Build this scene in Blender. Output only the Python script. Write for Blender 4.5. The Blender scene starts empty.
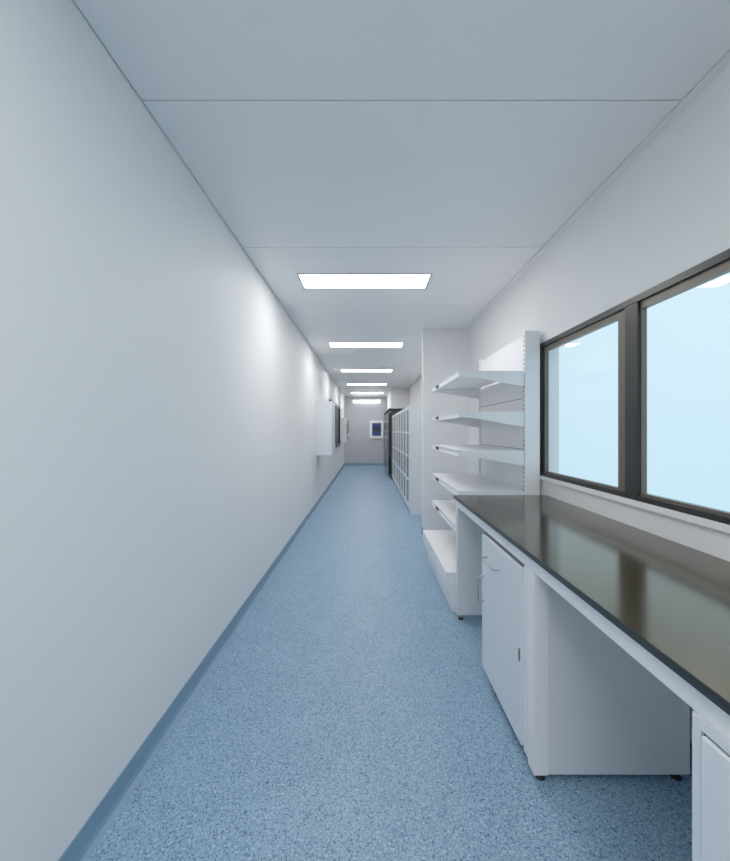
import bpy, bmesh, math
from mathutils import Vector
sc = bpy.context.scene
sc.view_settings.view_transform = 'Standard'
sc.view_settings.look = 'None'
sc.view_settings.exposure = 0.36
sc.view_settings.gamma = 1.36

# ------------------------------------------------------------ materials
def s2l(c):
    return tuple(((v/255)/12.92 if v/255 <= 0.04045 else ((v/255+0.055)/1.055)**2.4) for v in c)
def mat(name, rgb, rough=0.5, metal=0.0, emit=None, estr=0.0, spec=0.5, bump=0.0, bscale=60, var=0.0):
    m = bpy.data.materials.new(name); m.use_nodes = True
    nt = m.node_tree; b = nt.nodes['Principled BSDF']
    c = s2l(rgb)+(1,)
    b.inputs['Base Color'].default_value = c
    b.inputs['Roughness'].default_value = rough
    b.inputs['Metallic'].default_value = metal
    b.inputs['Specular IOR Level'].default_value = spec
    if emit:
        b.inputs['Emission Color'].default_value = s2l(emit)+(1,)
        b.inputs['Emission Strength'].default_value = estr
    if bump or var:
        tc = nt.nodes.new('ShaderNodeTexCoord'); n = nt.nodes.new('ShaderNodeTexNoise')
        n.inputs['Scale'].default_value = bscale; n.inputs['Detail'].default_value = 3
        nt.links.new(tc.outputs['Object'], n.inputs['Vector'])
        if bump:
            bp = nt.nodes.new('ShaderNodeBump'); bp.inputs['Strength'].default_value = bump
            bp.inputs['Distance'].default_value = 0.002
            nt.links.new(n.outputs['Fac'], bp.inputs['Height']); nt.links.new(bp.outputs['Normal'], b.inputs['Normal'])
        if var:
            r = nt.nodes.new('ShaderNodeValToRGB')
            r.color_ramp.elements[0].color = tuple(v*(1-var) for v in c[:3])+(1,)
            r.color_ramp.elements[1].color = c
            nt.links.new(n.outputs['Fac'], r.inputs['Fac']); nt.links.new(r.outputs['Color'], b.inputs['Base Color'])
    return m

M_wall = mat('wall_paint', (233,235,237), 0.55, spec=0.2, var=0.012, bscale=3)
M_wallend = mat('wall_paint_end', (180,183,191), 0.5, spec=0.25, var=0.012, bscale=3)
M_ceil = mat('ceiling_panel', (241,241,243), 0.4, spec=0.35, var=0.01, bscale=2)
M_white = mat('white_powder_coat', (240,242,245), 0.35, var=0.01, bscale=4)
M_cab = mat('cabinet_white', (222,229,236), 0.35, var=0.01, bscale=4)
M_seam = mat('seam_dark', (55,60,68), 0.7)
M_gap = mat('shadow_gap', (80,86,94), 0.7)
M_black = mat('black_aluminium', (19,19,19), 0.35, metal=0.3)
M_taupe = mat('taupe_sash', (86,77,65), 0.4, metal=0.2)
M_dark = mat('dark_slot', (11,12,14), 0.6)
M_steel = mat('brushed_steel', (160,164,168), 0.3, metal=1.0)
M_rubber = mat('black_rubber', (14,14,15), 0.6)
M_light = mat('led_diffuser', (255,255,255), 0.5, emit=(255,252,249), estr=12.0)
M_wlight = mat('wall_light_diffuser', (255,255,255), 0.5, emit=(255,252,249), estr=5.0)
M_base = mat('blue_cove_vinyl', (104,142,172), 0.45, var=0.06, bscale=90)
M_fridge = mat('black_fridge', (7,7,9), 0.25)
M_screen = mat('screen_blue', (14,22,56), 0.15, emit=(32,60,124), estr=0.3)
M_lockerglass = mat('grey_cabinet_glass', (56,63,69), 0.2)
M_grey = mat('grey_plastic', (80,86,92), 0.5)

# countertop: dark phenolic resin with olive sheen
M_top = mat('black_resin_top', (80,69,44), 0.15, metal=0.8, var=0.04, bscale=14)
M_topedge = mat('black_resin_edge', (16,18,20), 0.4)

# floor: blue speckled vinyl
def floor_mat():
    m = bpy.data.materials.new('blue_speckled_vinyl'); m.use_nodes = True
    nt = m.node_tree; N = nt.nodes; L = nt.links; b = N['Principled BSDF']
    b.inputs['Roughness'].default_value = 0.42
    b.inputs['Specular IOR Level'].default_value = 0.35
    tc = N.new('ShaderNodeTexCoord')
    def spk(scale, thr, fuzz, prev, col, detail=2.0, off=0):
        mp = N.new('ShaderNodeMapping'); mp.inputs['Location'].default_value = (off, off*2, off)
        L.new(tc.outputs['Object'], mp.inputs['Vector'])
        n = N.new('ShaderNodeTexNoise'); n.inputs['Scale'].default_value = scale; n.inputs['Detail'].default_value = detail
        L.new(mp.outputs['Vector'], n.inputs['Vector'])
        r = N.new('ShaderNodeMapRange'); r.inputs['From Min'].default_value = thr; r.inputs['From Max'].default_value = thr+fuzz
        L.new(n.outputs['Fac'], r.inputs['Value'])
        mx = N.new('ShaderNodeMix'); mx.data_type = 'RGBA'
        L.new(r.outputs['Result'], mx.inputs['Factor'])
        if isinstance(prev, tuple): mx.inputs['A'].default_value = prev
        else: L.new(prev, mx.inputs['A'])
        mx.inputs['B'].default_value = s2l(col)+(1,)
        return mx.outputs['Result']
    c = spk(5, 0.45, 0.2, s2l((120,158,187))+(1,), (127,165,193))
    c = spk(120, 0.56, 0.05, c, (166,194,213), off=3)
    c = spk(150, 0.58, 0.04, c, (70,118,168), off=7)
    c = spk(190, 0.61, 0.03, c, (24,54,98), off=13)
    L.new(c, b.inputs['Base Color'])
    return m
M_floor = floor_mat()

def glass_mat():
    m = bpy.data.materials.new('window_glass'); m.use_nodes = True
    nt = m.node_tree; N = nt.nodes; L = nt.links
    N.remove(N['Principled BSDF']); out = N['Material Output']
    t = N.new('ShaderNodeBsdfTransparent'); t.inputs['Color'].default_value = (0.97,0.99,1,1)
    g = N.new('ShaderNodeBsdfGlossy'); g.inputs['Roughness'].default_value = 0.02
    f = N.new('ShaderNodeLayerWeight'); f.inputs['Blend'].default_value = 0.5
    p = N.new('ShaderNodeMath'); p.operation='POWER'; p.inputs[1].default_value=4.0
    a = N.new('ShaderNodeMapRange'); a.inputs['To Min'].default_value=0.03; a.inputs['To Max'].default_value=0.7
    mx = N.new('ShaderNodeMixShader')
    L.new(f.outputs['Facing'], p.inputs[0]); L.new(p.outputs[0], a.inputs['Value'])
    L.new(a.outputs['Result'], mx.inputs['Fac']); L.new(t.outputs['BSDF'], mx.inputs[1]); L.new(g.outputs['BSDF'], mx.inputs[2])
    L.new(mx.outputs['Shader'], out.inputs['Surface'])
    return m
M_glass = glass_mat()

# ------------------------------------------------------------ helpers
def root(name, loc):
    e = bpy.data.objects.new(name, None); e.location = loc; e.empty_display_size = 0.1
    sc.collection.objects.link(e); return e
def finish(o, m, parent, bevel=0):
    if m: o.data.materials.append(m)
    sc.collection.objects.link(o)
    if parent:
        o.parent = parent; o.location = Vector(o.location) - Vector(parent.location)
    if bevel:
        b = o.modifiers.new('bevel','BEVEL'); b.width = bevel; b.segments = 2; b.limit_method='ANGLE'
    return o
def boxes(name, lst, m, parent=None, bevel=0):
    xs=[v for a in lst for v in (a[0],a[1])]; ys=[v for a in lst for v in (a[2],a[3])]; zs=[v for a in lst for v in (a[4],a[5])]
    c = Vector(((min(xs)+max(xs))/2,(min(ys)+max(ys))/2,(min(zs)+max(zs))/2))
    bm = bmesh.new()
    for x0,x1,y0,y1,z0,z1 in lst:
        vs=[bm.verts.new(Vector((x,y,z))-c) for x in (x0,x1) for y in (y0,y1) for z in (z0,z1)]
        for f in ((0,1,3,2),(4,6,7,5),(0,4,5,1),(2,3,7,6),(0,2,6,4),(1,5,7,3)):
            bm.faces.new([vs[i] for i in f])
    bmesh.ops.recalc_face_normals(bm, faces=bm.faces)
    me = bpy.data.meshes.new(name); bm.to_mesh(me); bm.free()
    o = bpy.data.objects.new(name, me); o.location = c
    return finish(o, m, parent, bevel)
def box(name, x0,x1,y0,y1,z0,z1, m, parent=None, bevel=0):
    return boxes(name, [(x0,x1,y0,y1,z0,z1)], m, parent, bevel)
def quad_x(name, x,y0,y1,z0,z1,m,parent):
    me=bpy.data.meshes.new(name); cy=(y0+y1)/2; cz=(z0+z1)/2
    me.from_pydata([(0,y0-cy,z0-cz),(0,y1-cy,z0-cz),(0,y1-cy,z1-cz),(0,y0-cy,z1-cz)],[],[(0,1,2,3)])
    o=bpy.data.objects.new(name,me); o.location=(x,cy,cz); return finish(o,m,parent)
def prism_xz(name, pts, y0, y1, m, parent=None):
    bm = bmesh.new()
    cx=sum(p[0] for p in pts)/len(pts); cz=sum(p[1] for p in pts)/len(pts); cy=(y0+y1)/2
    a=[bm.verts.new((p[0]-cx,y0-cy,p[1]-cz)) for p in pts]; b=[bm.verts.new((p[0]-cx,y1-cy,p[1]-cz)) for p in pts]
    bm.faces.new(a); bm.faces.new(b[::-1]); n=len(pts)
    for i in range(n): bm.faces.new((a[i],b[i],b[(i+1)%n],a[(i+1)%n]))
    bmesh.ops.recalc_face_normals(bm, faces=bm.faces)
    me=bpy.data.meshes.new(name); bm.to_mesh(me); bm.free()
    o=bpy.data.objects.new(name,me); o.location=(cx,cy,cz)
    return finish(o,m,parent)
def cyl(name, c, r, h, m, parent=None, axis='Z', r2=None, seg=20):
    bm=bmesh.new(); bmesh.ops.create_cone(bm, cap_ends=True, segments=seg, radius1=r, radius2=r if r2 is None else r2, depth=h)
    me=bpy.data.meshes.new(name); bm.to_mesh(me); bm.free()
    o=bpy.data.objects.new(name,me); o.location=c
    if axis=='X': o.rotation_euler=(0,math.pi/2,0)
    if axis=='Y': o.rotation_euler=(math.pi/2,0,0)
    return finish(o,m,parent)
def tube(name, pts, r, m, parent=None):
    cu=bpy.data.curves.new(name,'CURVE'); cu.dimensions='3D'; cu.bevel_depth=r; cu.bevel_resolution=3
    s=cu.splines.new('POLY'); s.points.add(len(pts)-1)
    c=Vector(pts[0])
    for i,p in enumerate(pts): s.points[i].co=tuple(Vector(p)-c)+(1,)
    o=bpy.data.objects.new(name,cu); o.location=c
    return finish(o,m,parent)

# ------------------------------------------------------------ room
XL, XR, YB, YE, H = -0.94, 1.344, -3.0, 13.8, 2.765
T=0.14
box('floor', XL-T,XR+T,YB-T,YE+T,-0.1,0, M_floor)
box('wall_left', XL-T,XL,YB-T,YE+T,0,H+0.1, M_wall)
box('wall_back', XL,XR,YB-T,YB,0,H+0.1, M_wall)
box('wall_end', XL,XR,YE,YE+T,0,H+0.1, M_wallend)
WY0, WY1, WZ0, WZ1 = -1.6, 2.68, 1.051, 2.072
boxes('wall_right', [(XR,XR+T,YB-T,YE+T,0,WZ0),(XR,XR+T,YB-T,YE+T,WZ1,H+0.1),
                     (XR,XR+T,YB-T,WY0,WZ0,WZ1),(XR,XR+T,WY1,YE+T,WZ0,WZ1)], M_wall)
# ceiling panels with shadow seams
LX0, LX1 = -0.617, 0.556
lights=[-1.9, -0.25, 3.0, 5.36, 7.72, 10.08, 12.44]  # first two: unseen panels added behind the camera, placed to brighten the near walls
pan=[]
seams=[YB,-2.1,-0.92,0.26,1.427,2.574,3.75,4.93,6.11,7.29,8.47,9.65,10.83,12.01,13.19,YE]
g=0.003
cx1=XR-0.05
for a,b in zip(seams[:-1],seams[1:]):
    a2,b2=a+g,b-g
    li=[l for l in lights if a<l<b]
    x0=XL+0.006
    if li:
        l=li[0]; l2=l+0.316
        pan += [(x0,LX0,a2,b2,H,H+0.03),(LX1,cx1,a2,b2,H,H+0.03),(LX0,LX1,a2,l,H,H+0.03),(LX0,LX1,l2,b2,H,H+0.03)]
    else: pan.append((x0,cx1,a2,b2,H,H+0.03))
boxes('ceiling', pan+[(XL,XR,YB,YE,H+0.05,H+0.1)], M_ceil)
box('trim_1', cx1+0.006,XR,YB,YE,H-0.004,H+0.03, M_ceil)
box('seam_shade_sheet', XL,XR,YB,YE,H+0.031,H+0.049, M_seam)  # dark sheet over the panels, its colour stands in for shade in the seams
# baseboards (cove)
def cove(name,x,s):
    prism_xz(name,[(x,0.0),(x+s*0.03,0.0),(x+s*0.012,0.012),(x+s*0.006,0.03),(x+s*0.005,0.097),(x,0.097)],YB,YE,M_base)
cove('baseboard_left',XL,1)
box('baseboard_end', XL+0.03,0.72,YE-0.006,YE,0,0.097,M_base)
box('baseboard_right', XR-0.006,XR,YB,4.617,0,0.097,M_base)

# ------------------------------------------------------------ lights
for l in lights:
    r=root('ceiling_light_panel',((LX0+LX1)/2,l+0.158,H))
    boxes('frame',[(LX0,LX1,l,l+0.012,H-0.004,H+0.02),(LX0,LX1,l+0.304,l+0.316,H-0.004,H+0.02),
                   (LX0,LX0+0.012,l+0.012,l+0.304,H-0.004,H+0.02),(LX1-0.012,LX1,l+0.012,l+0.304,H-0.004,H+0.02)],M_grey,r)
    box('diffuser',LX0+0.012,LX1-0.012,l+0.012,l+0.304,H+0.002,H+0.012,M_light,r)
r=root('linear_wall_light',(-0.02,YE-0.04,2.58))
box('housing',-0.6,0.5,YE-0.05,YE-0.001,2.60,2.64,M_white,r,0.004)
box('tube',-0.58,0.48,YE-0.06,YE-0.01,2.52,2.599,M_wlight,r,0.01)

# ------------------------------------------------------------ window
r=root('window_1',(XR,(WY0+WY1)/2,WZ0))
xa,xb=XR-0.012,XR+0.03
MY0,MY1=1.705,1.862
boxes('frame',[(xa,xb,WY0,WY1,WZ1-0.035,WZ1),(xa,xb,WY0,WY1,WZ0,WZ0+0.028),
   (xa,xb,WY1-0.035,WY1,WZ0+0.028,WZ1-0.035),(xa,xb,WY0,WY0+0.035,WZ0+0.028,WZ1-0.035),
   (xa,xb,MY0,MY0+0.085,WZ0+0.028,WZ1-0.035),(xa,xb,0.02,0.11,WZ0+0.028,WZ1-0.035)],M_black,r,0.002)
xc,xd=XR+0.002,XR+0.03
zt,zb=WZ1-0.035,WZ0+0.028
def sash(nm,y0,y1,wl,wr):
    boxes(nm,[(xc,xd,y0,y1,zt-0.036,zt),(xc,xd,y0,y1,zb,zb+0.012),(xc,xd,y0,y0+wl,zb+0.012,zt-0.036),(xc,xd,y1-wr,y1,zb+0.012,zt-0.036)],M_taupe,r)
sash('sash_1',MY0+0.085,WY1-0.035,0.067,0.022)
sash('sash_2',0.11,MY0,0.04,0.006)
sash('sash_3',WY0+0.035,0.02,0.04,0.012)
quad_x('glass_1',XR+0.018,MY0+0.14,WY1-0.05,zb+0.01,zt-0.03,M_glass,r)
quad_x('glass_2',XR+0.018,0.12,MY0-0.004,zb+0.01,zt-0.03,M_glass,r)
quad_x('glass_3',XR+0.018,WY0+0.05,0.01,zb+0.01,zt-0.03,M_glass,r)
box('trim_3',XR-0.018,XR,WY0,WY1,WZ0-0.03,WZ0,M_white,None,0.002)

# ------------------------------------------------------------ lab bench
CX, CF, CT = 0.645, 0.66, 0.913
bench=root('lab_workbench',(1.0,1.2,0))
yN,yF=-0.8,2.605
box('countertop',CX+0.002,XR-0.001,yN,yF,CT-0.022,CT,M_top,bench)
box('countertop_edge_front',CX,CX+0.002,yN,yF,CT-0.022,CT-0.001,M_topedge,bench)
box('countertop_joint',CX+0.003,XR-0.002,1.722,1.7232,CT,CT+0.0002,M_dark,bench)
boxes('apron',[(CF,CF+0.02,yN,yF-0.02,0.835,CT-0.022),(XR-0.04,XR-0.02,yN,yF-0.02,0.80,CT-0.022),
               (CF+0.02,XR-0.04,yF-0.06,yF-0.02,0.80,CT-0.022)],M_white,bench)
box('end_panel',CF,XR-0.07,2.55,2.585,0.035,0.835,M_cab,bench,0.002)
def foot(x,y,z,par,i):
    cyl('foot_stem_%d'%i,(x,y,z/2+0.006),0.007,z-0.008,M_steel,par)
    cyl('foot_pad_%d'%i,(x,y,0.0065),0.021,0.013,M_rubber,par,r2=0.014)
foot(CF+0.03,2.567,0.035,bench,1); foot(XR-0.1,2.567,0.035,bench,2)

def cabinet(y0,y1,handles=True):
    c=root('base_cabinet',((CF+1.277)/2,(y0+y1)/2,0))
    zb,zt=0.035,0.833
    # carcass
    boxes('carcass',[(CF+0.055,1.277,y0,y0+0.02,zb,zt),(CF+0.004,1.277,y1-0.02,y1,zb,zt),
        (1.26,1.277,y0+0.02,y1-0.02,zb,zt),(CF+0.02,1.26,y0+0.02,y1-0.02,zb,zb+0.02),(CF+0.02,1.26,y0+0.02,y1-0.02,zt-0.02,zt)],M_cab,c,0.0015)
    box('stile_near',CF-0.004,CF+0.0545,y0-0.004,y0+0.05,zb,zt,M_white,c,0.002)
    # reveal behind door
    box('reveal',CF+0.004,CF+0.018,y0+0.05,y1,zb+0.02,zt,M_gap,c)
    box('door',CF-0.014,CF+0.003,y0+0.09,y1-0.008,0.07,0.815,M_cab,c,0.002)
    box('jamb',CF-0.004,CF+0.0035,y0+0.053,y0+0.085,zb+0.02,zt-0.002,M_white,c,0.001)
    def handle(nm,p,q):
        o=0.032; x=CF-0.014
        tube(nm,[(x,)+p,(x-o*0.8,)+p,(x-o,p[0]*0.93+q[0]*0.07,p[1]*0.93+q[1]*0.07),(x-o,p[0]*0.07+q[0]*0.93,p[1]*0.07+q[1]*0.93),(x-o*0.8,)+q,(x,)+q],0.0045,M_steel,c)
    handle('drawer_handle',(y1-0.10,0.715),(y1-0.27,0.715))
    if handles: handle('door_handle',(y1-0.045,0.59),(y1-0.045,0.45))
    box('hinge_plate',CF-0.017,CF-0.013,y0+0.095,y0+0.11,0.42,0.47,M_gap,c)
    k=1
    for fx in (CF+0.035,1.245):
        for fy in (y0+0.03,y1-0.13):
            foot(fx,fy,zb,c,k); k+=1
    return c
cabinet(1.368,1.963)
# near cabinet: drawer/door base
def near_cab(y0,y1):
    c=root('base_cabinet',((CF+1.277)/2,(y0+y1)/2,0)); zb,zt=0.035,0.833
    box('carcass',CF+0.004,1.277,y0,y1,zb,zt,M_cab,c,0)
    box('frame_stile',CF-0.006,CF+0.003,y1-0.018,y1,zb,zt,M_cab,c,0)
    box('rail',CF-0.006,CF+0.003,y0,y1-0.018,0.812,zt,M_cab,c,0)
    box('reveal',CF,CF+0.0035,y0,y1-0.018,zb+0.01,0.812,M_gap,c)
    box('door',CF-0.012,CF-0.001,y0+0.01,y1-0.024,0.07,0.806,M_cab,c,0.002)
    tube('door_handle',[(CF-0.012,y0+0.06,0.72),(CF-0.04,y0+0.06,0.72),(CF-0.04,y0+0.2,0.72),(CF-0.012,y0+0.2,0.72)],0.0045,M_steel,c)
    k=1
    for fx in (CF+0.035,1.245):
        for fy in (y0+0.03,y1-0.03):
            foot(fx,fy,zb,c,k); k+=1
near_cab(0.1,0.696)

# ------------------------------------------------------------ gondola shelving
sh=root('gondola_shelving',(1.0,3.2,0))
S0,S1=2.65,3.78
UX=1.206
boxes('uprights',[(UX,1.321,S0,S0+0.045,0,2.168),(UX,1.321,S1-0.045,S1,0,2.168)],M_white,sh,0.003)
box('back_panel',UX+0.015,1.30,S0+0.045,S1-0.045,0.05,2.15,M_white,sh)
sl=[]
for yy in (S0+0.016,S1-0.03):
    for k in range(58):
        z=0.12+k*0.035
        sl.append((UX-0.0012,UX+0.001,yy,yy+0.010,z,z+0.018))
boxes('upright_slots',sl,M_grey,sh)
boxes('panel_joints',[(UX+0.0142,UX+0.0155,S0+0.05,S1-0.05,z,z+0.005) for z in (0.45,0.85,1.25,1.65)],M_gap,sh)
FX=0.70
tg=[]
for i,z in enumerate((1.86,1.546,1.246,0.933,0.64)):
    y0,y1=S0+0.01,S1-0.01
    boxes('shelf_%d'%(i+1),[(FX,UX-0.004,y0,y1,z-0.006,z),(FX,FX+0.004,y0,y1,z-0.045,z-0.006),(FX+0.004,FX+0.02,y0,y1,z-0.045,z-0.041),
        (FX-0.006,FX,y0,y1,z-0.045,z-0.041),(FX-0.006,FX,y0,y1,z-0.002,z+0.002)],M_white,sh,0.001)
    for j,(a,b) in enumerate(((y0+0.001,y0+0.006),(y1-0.006,y1-0.001))):
        prism_xz('bracket_%d_%d'%(i+1,j+1),[(FX+0.006,z-0.006),(UX-0.002,z-0.006),(UX-0.002,z-0.115),(UX-0.05,z-0.11),(FX+0.15,z-0.055),(FX+0.006,z-0.04)],a,b,M_white,sh)
    tg.append((FX-0.009,FX-0.005,3.40,3.52,z-0.036,z-0.008))
boxes('label_clips',tg,M_dark,sh)
BX=0.60
boxes('base_shelf',[(BX,UX,S0,S1,0.302,0.31),(BX,BX+0.006,S0,S1,0.20,0.302),(BX+0.05,BX+0.06,S0+0.02,S1-0.02,0,0.20),
   ],M_white,sh,0.001)
for j,(a,b) in enumerate(((S0+0.001,S0+0.02),(S1-0.02,S1-0.001))):
    prism_xz('base_foot_%d'%(j+1),[(BX+0.006,0.302),(UX,0.302),(UX,0.0),(BX+0.06,0.0),(BX+0.04,0.08),(BX+0.006,0.2)],a,b,M_white,sh)

# ------------------------------------------------------------ partition and soffit
box('wall_partition',0.736,XR,4.617,4.72,0,H,M_wall)
box('baseboard_partition',0.73,0.736,4.617,4.72,0,0.097,M_base)
box('trim_soffit',0.76,XR,11.2,YE,2.1,H,M_wall)

# ------------------------------------------------------------ glazed cabinets
n=4; ly0,ly1=5.75,9.8; w=(ly1-ly0)/n
for k in range(n):
    a=ly0+k*w+0.002; b=a+w-0.004
    c=root('glass_door_cabinet',(0.95,(a+b)/2,0))
    x0=0.683
    boxes('body',[(x0+0.02,1.2,a,a+0.015,0.0,1.817),(x0+0.02,1.2,b-0.015,b,0.0,1.817),(1.18,1.2,a+0.015,b-0.015,0.0,1.817),
      (x0+0.02,1.18,a+0.015,b-0.015,1.80,1.817),(x0+0.02,1.18,a+0.015,b-0.015,0.08,0.10),(x0+0.04,x0+0.05,a+0.015,b-0.015,0,0.08)],M_cab,c,0.001)
    m=(a+b)/2
    for j,(p,q) in enumerate(((a+0.004,m-0.004),(m+0.004,b-0.004))):
        fr=[(x0,x0+0.018,p,q,0.09,0.15),(x0,x0+0.018,p,q,1.76,1.81),(x0,x0+0.018,p,p+0.035,0.15,1.76),(x0,x0+0.018,q-0.035,q,0.15,1.76)]
        for z in (0.55,0.95,1.35): fr.append((x0,x0+0.018,p+0.035,q-0.035,z,z+0.025))
        boxes('door_frame_%d'%(j+1),fr,M_cab,c)
        box('door_glass_%d'%(j+1),x0+0.012,x0+0.016,p+0.035,q-0.035,0.15,1.76,M_lockerglass,c)
        yy=q-0.03 if j==0 else p+0.03
        tube('handle_%d'%(j+1),[(x0,yy,0.85),(x0-0.03,yy,0.85),(x0-0.03,yy,1.05),(x0,yy,1.05)],0.006,M_steel,c)

# ------------------------------------------------------------ black fridges
for (y0,y1) in ((10.0,11.55),(11.6,13.1)):
    m=(y0+y1)/2
    c=root('black_refrigerator',(0.95,m,0))
    box('body',0.66,1.25,y0,y1,0.05,1.99,M_fridge,c,0.006)
    for i,(a,b) in enumerate(((y0+0.01,m-0.005),(m+0.005,y1-0.01))):
        box('door_%d'%(i+1),0.59,0.658,a,b,0.12,1.93,M_fridge,c,0.008)
        yy = b-0.06 if i==0 else a+0.06
        tube('handle_%d'%(i+1),[(0.59,yy,0.8),(0.55,yy,0.8),(0.55,yy,1.4),(0.59,yy,1.4)],0.01,M_steel,c)
    box('plinth',0.70,1.22,y0+0.04,y1-0.04,0,0.05,M_dark,c)
    box('top_panel',0.60,1.25,y0,y1,1.99,2.04,M_dark,c)

# ------------------------------------------------------------ end wall hatch
c=root('pass_through_hatch',(0.34,YE,1.4))
boxes('frame',[(0.06,0.62,YE-0.05,YE,1.70,1.80),(0.06,0.62,YE-0.05,YE,1.08,1.18),(0.06,0.16,YE-0.05,YE,1.18,1.70),(0.52,0.62,YE-0.05,YE,1.18,1.70)],M_white,c,0.004)
box('glass_panel',0.16,0.52,YE-0.03,YE,1.18,1.70,M_screen,c)
box('inner_display',0.24,0.46,YE-0.04,YE-0.03,1.32,1.60,M_dark,c)
box('latch',0.53,0.55,YE-0.07,YE-0.05,1.38,1.50,M_steel,c)

# ------------------------------------------------------------ left wall objects
XW=XL+0.001
c=root('electrical_cabinet',(-0.8,6.5,0.95))
box('body',XW,-0.665,6.24,6.85,0.95,1.93,M_cab,c,0.006)
box('door',-0.664,-0.65,6.245,6.845,0.955,1.925,M_cab,c,0.003)
cyl('lock',(-0.645,6.32,1.43),0.014,0.01,M_steel,c,'X')
boxes('hinges',[(-0.665,-0.645,6.83,6.853,z,z+0.06) for z in (1.05,1.75)],M_steel,c)

c=root('window_2',(XL,9.5,1.5))
boxes('frame',[(XW,XL+0.06,8.3,11.0,2.08,2.15),(XW,XL+0.06,8.3,11.0,0.92,0.99),(XW,XL+0.06,8.3,8.37,0.99,2.08),(XW,XL+0.06,10.93,11.0,0.99,2.08),(XW,XL+0.06,9.6,9.67,0.99,2.08)],M_black,c)
box('glass',XW,XL+0.02,8.37,10.93,0.99,2.08,M_fridge,c)

c=root('wall_control_box',(-0.85,12.2,1.0))
box('body',XW,-0.79,12.0,12.5,0.98,1.85,M_cab,c,0.006)
box('door',-0.789,-0.775,12.01,12.49,0.99,1.84,M_cab,c,0.003)
box('display',-0.775,-0.77,12.15,12.35,1.5,1.65,M_dark,c)
c=root('wall_telephone',(-0.9,13.0,1.5))
box('cradle',XW,XL+0.12,12.95,13.15,1.45,1.78,M_dark,c,0.006)
pts=[(XL+0.16+0.05*math.cos(t*0.5),13.05+0.06*math.sin(t*0.4),1.46-0.38*math.sin(t/24*math.pi)) for t in range(25)]
tube('cord',pts,0.012,M_dark,c)
tube('handset',[(XL+0.13,12.98,1.48),(XL+0.19,12.98,1.50),(XL+0.19,12.98,1.74),(XL+0.13,12.98,1.76)],0.022,M_dark,c)

# ------------------------------------------------------------ world (bright overcast daylight outside)
w=bpy.data.worlds.new('World'); sc.world=w; w.use_nodes=True
nt=w.node_tree; bg=nt.nodes['Background']
tc=nt.nodes.new('ShaderNodeTexCoord'); sp=nt.nodes.new('ShaderNodeSeparateXYZ'); rp=nt.nodes.new('ShaderNodeValToRGB')
mr=nt.nodes.new('ShaderNodeMapRange'); mr.inputs['From Min'].default_value=-0.4; mr.inputs['From Max'].default_value=0.6
nt.links.new(tc.outputs['Generated'],sp.inputs[0]); nt.links.new(sp.outputs['Z'],mr.inputs['Value']); nt.links.new(mr.outputs['Result'],rp.inputs['Fac'])
rp.color_ramp.elements[0].color=s2l((162,202,220))+(1,)
rp.color_ramp.elements[1].color=s2l((194,218,230))+(1,)
nt.links.new(rp.outputs['Color'],bg.inputs['Color']); bg.inputs['Strength'].default_value=1.0

# ------------------------------------------------------------ camera
cd=bpy.data.cameras.new('camera'); cam=bpy.data.objects.new('camera',cd); sc.collection.objects.link(cam)
cam.location=(0,0,1.4); cam.rotation_euler=(math.pi/2,0,0)
cd.sensor_fit='HORIZONTAL'; cd.sensor_width=36; cd.lens=36*345/730
cd.shift_x=-3/730; cd.clip_start=0.01
sc.camera=cam
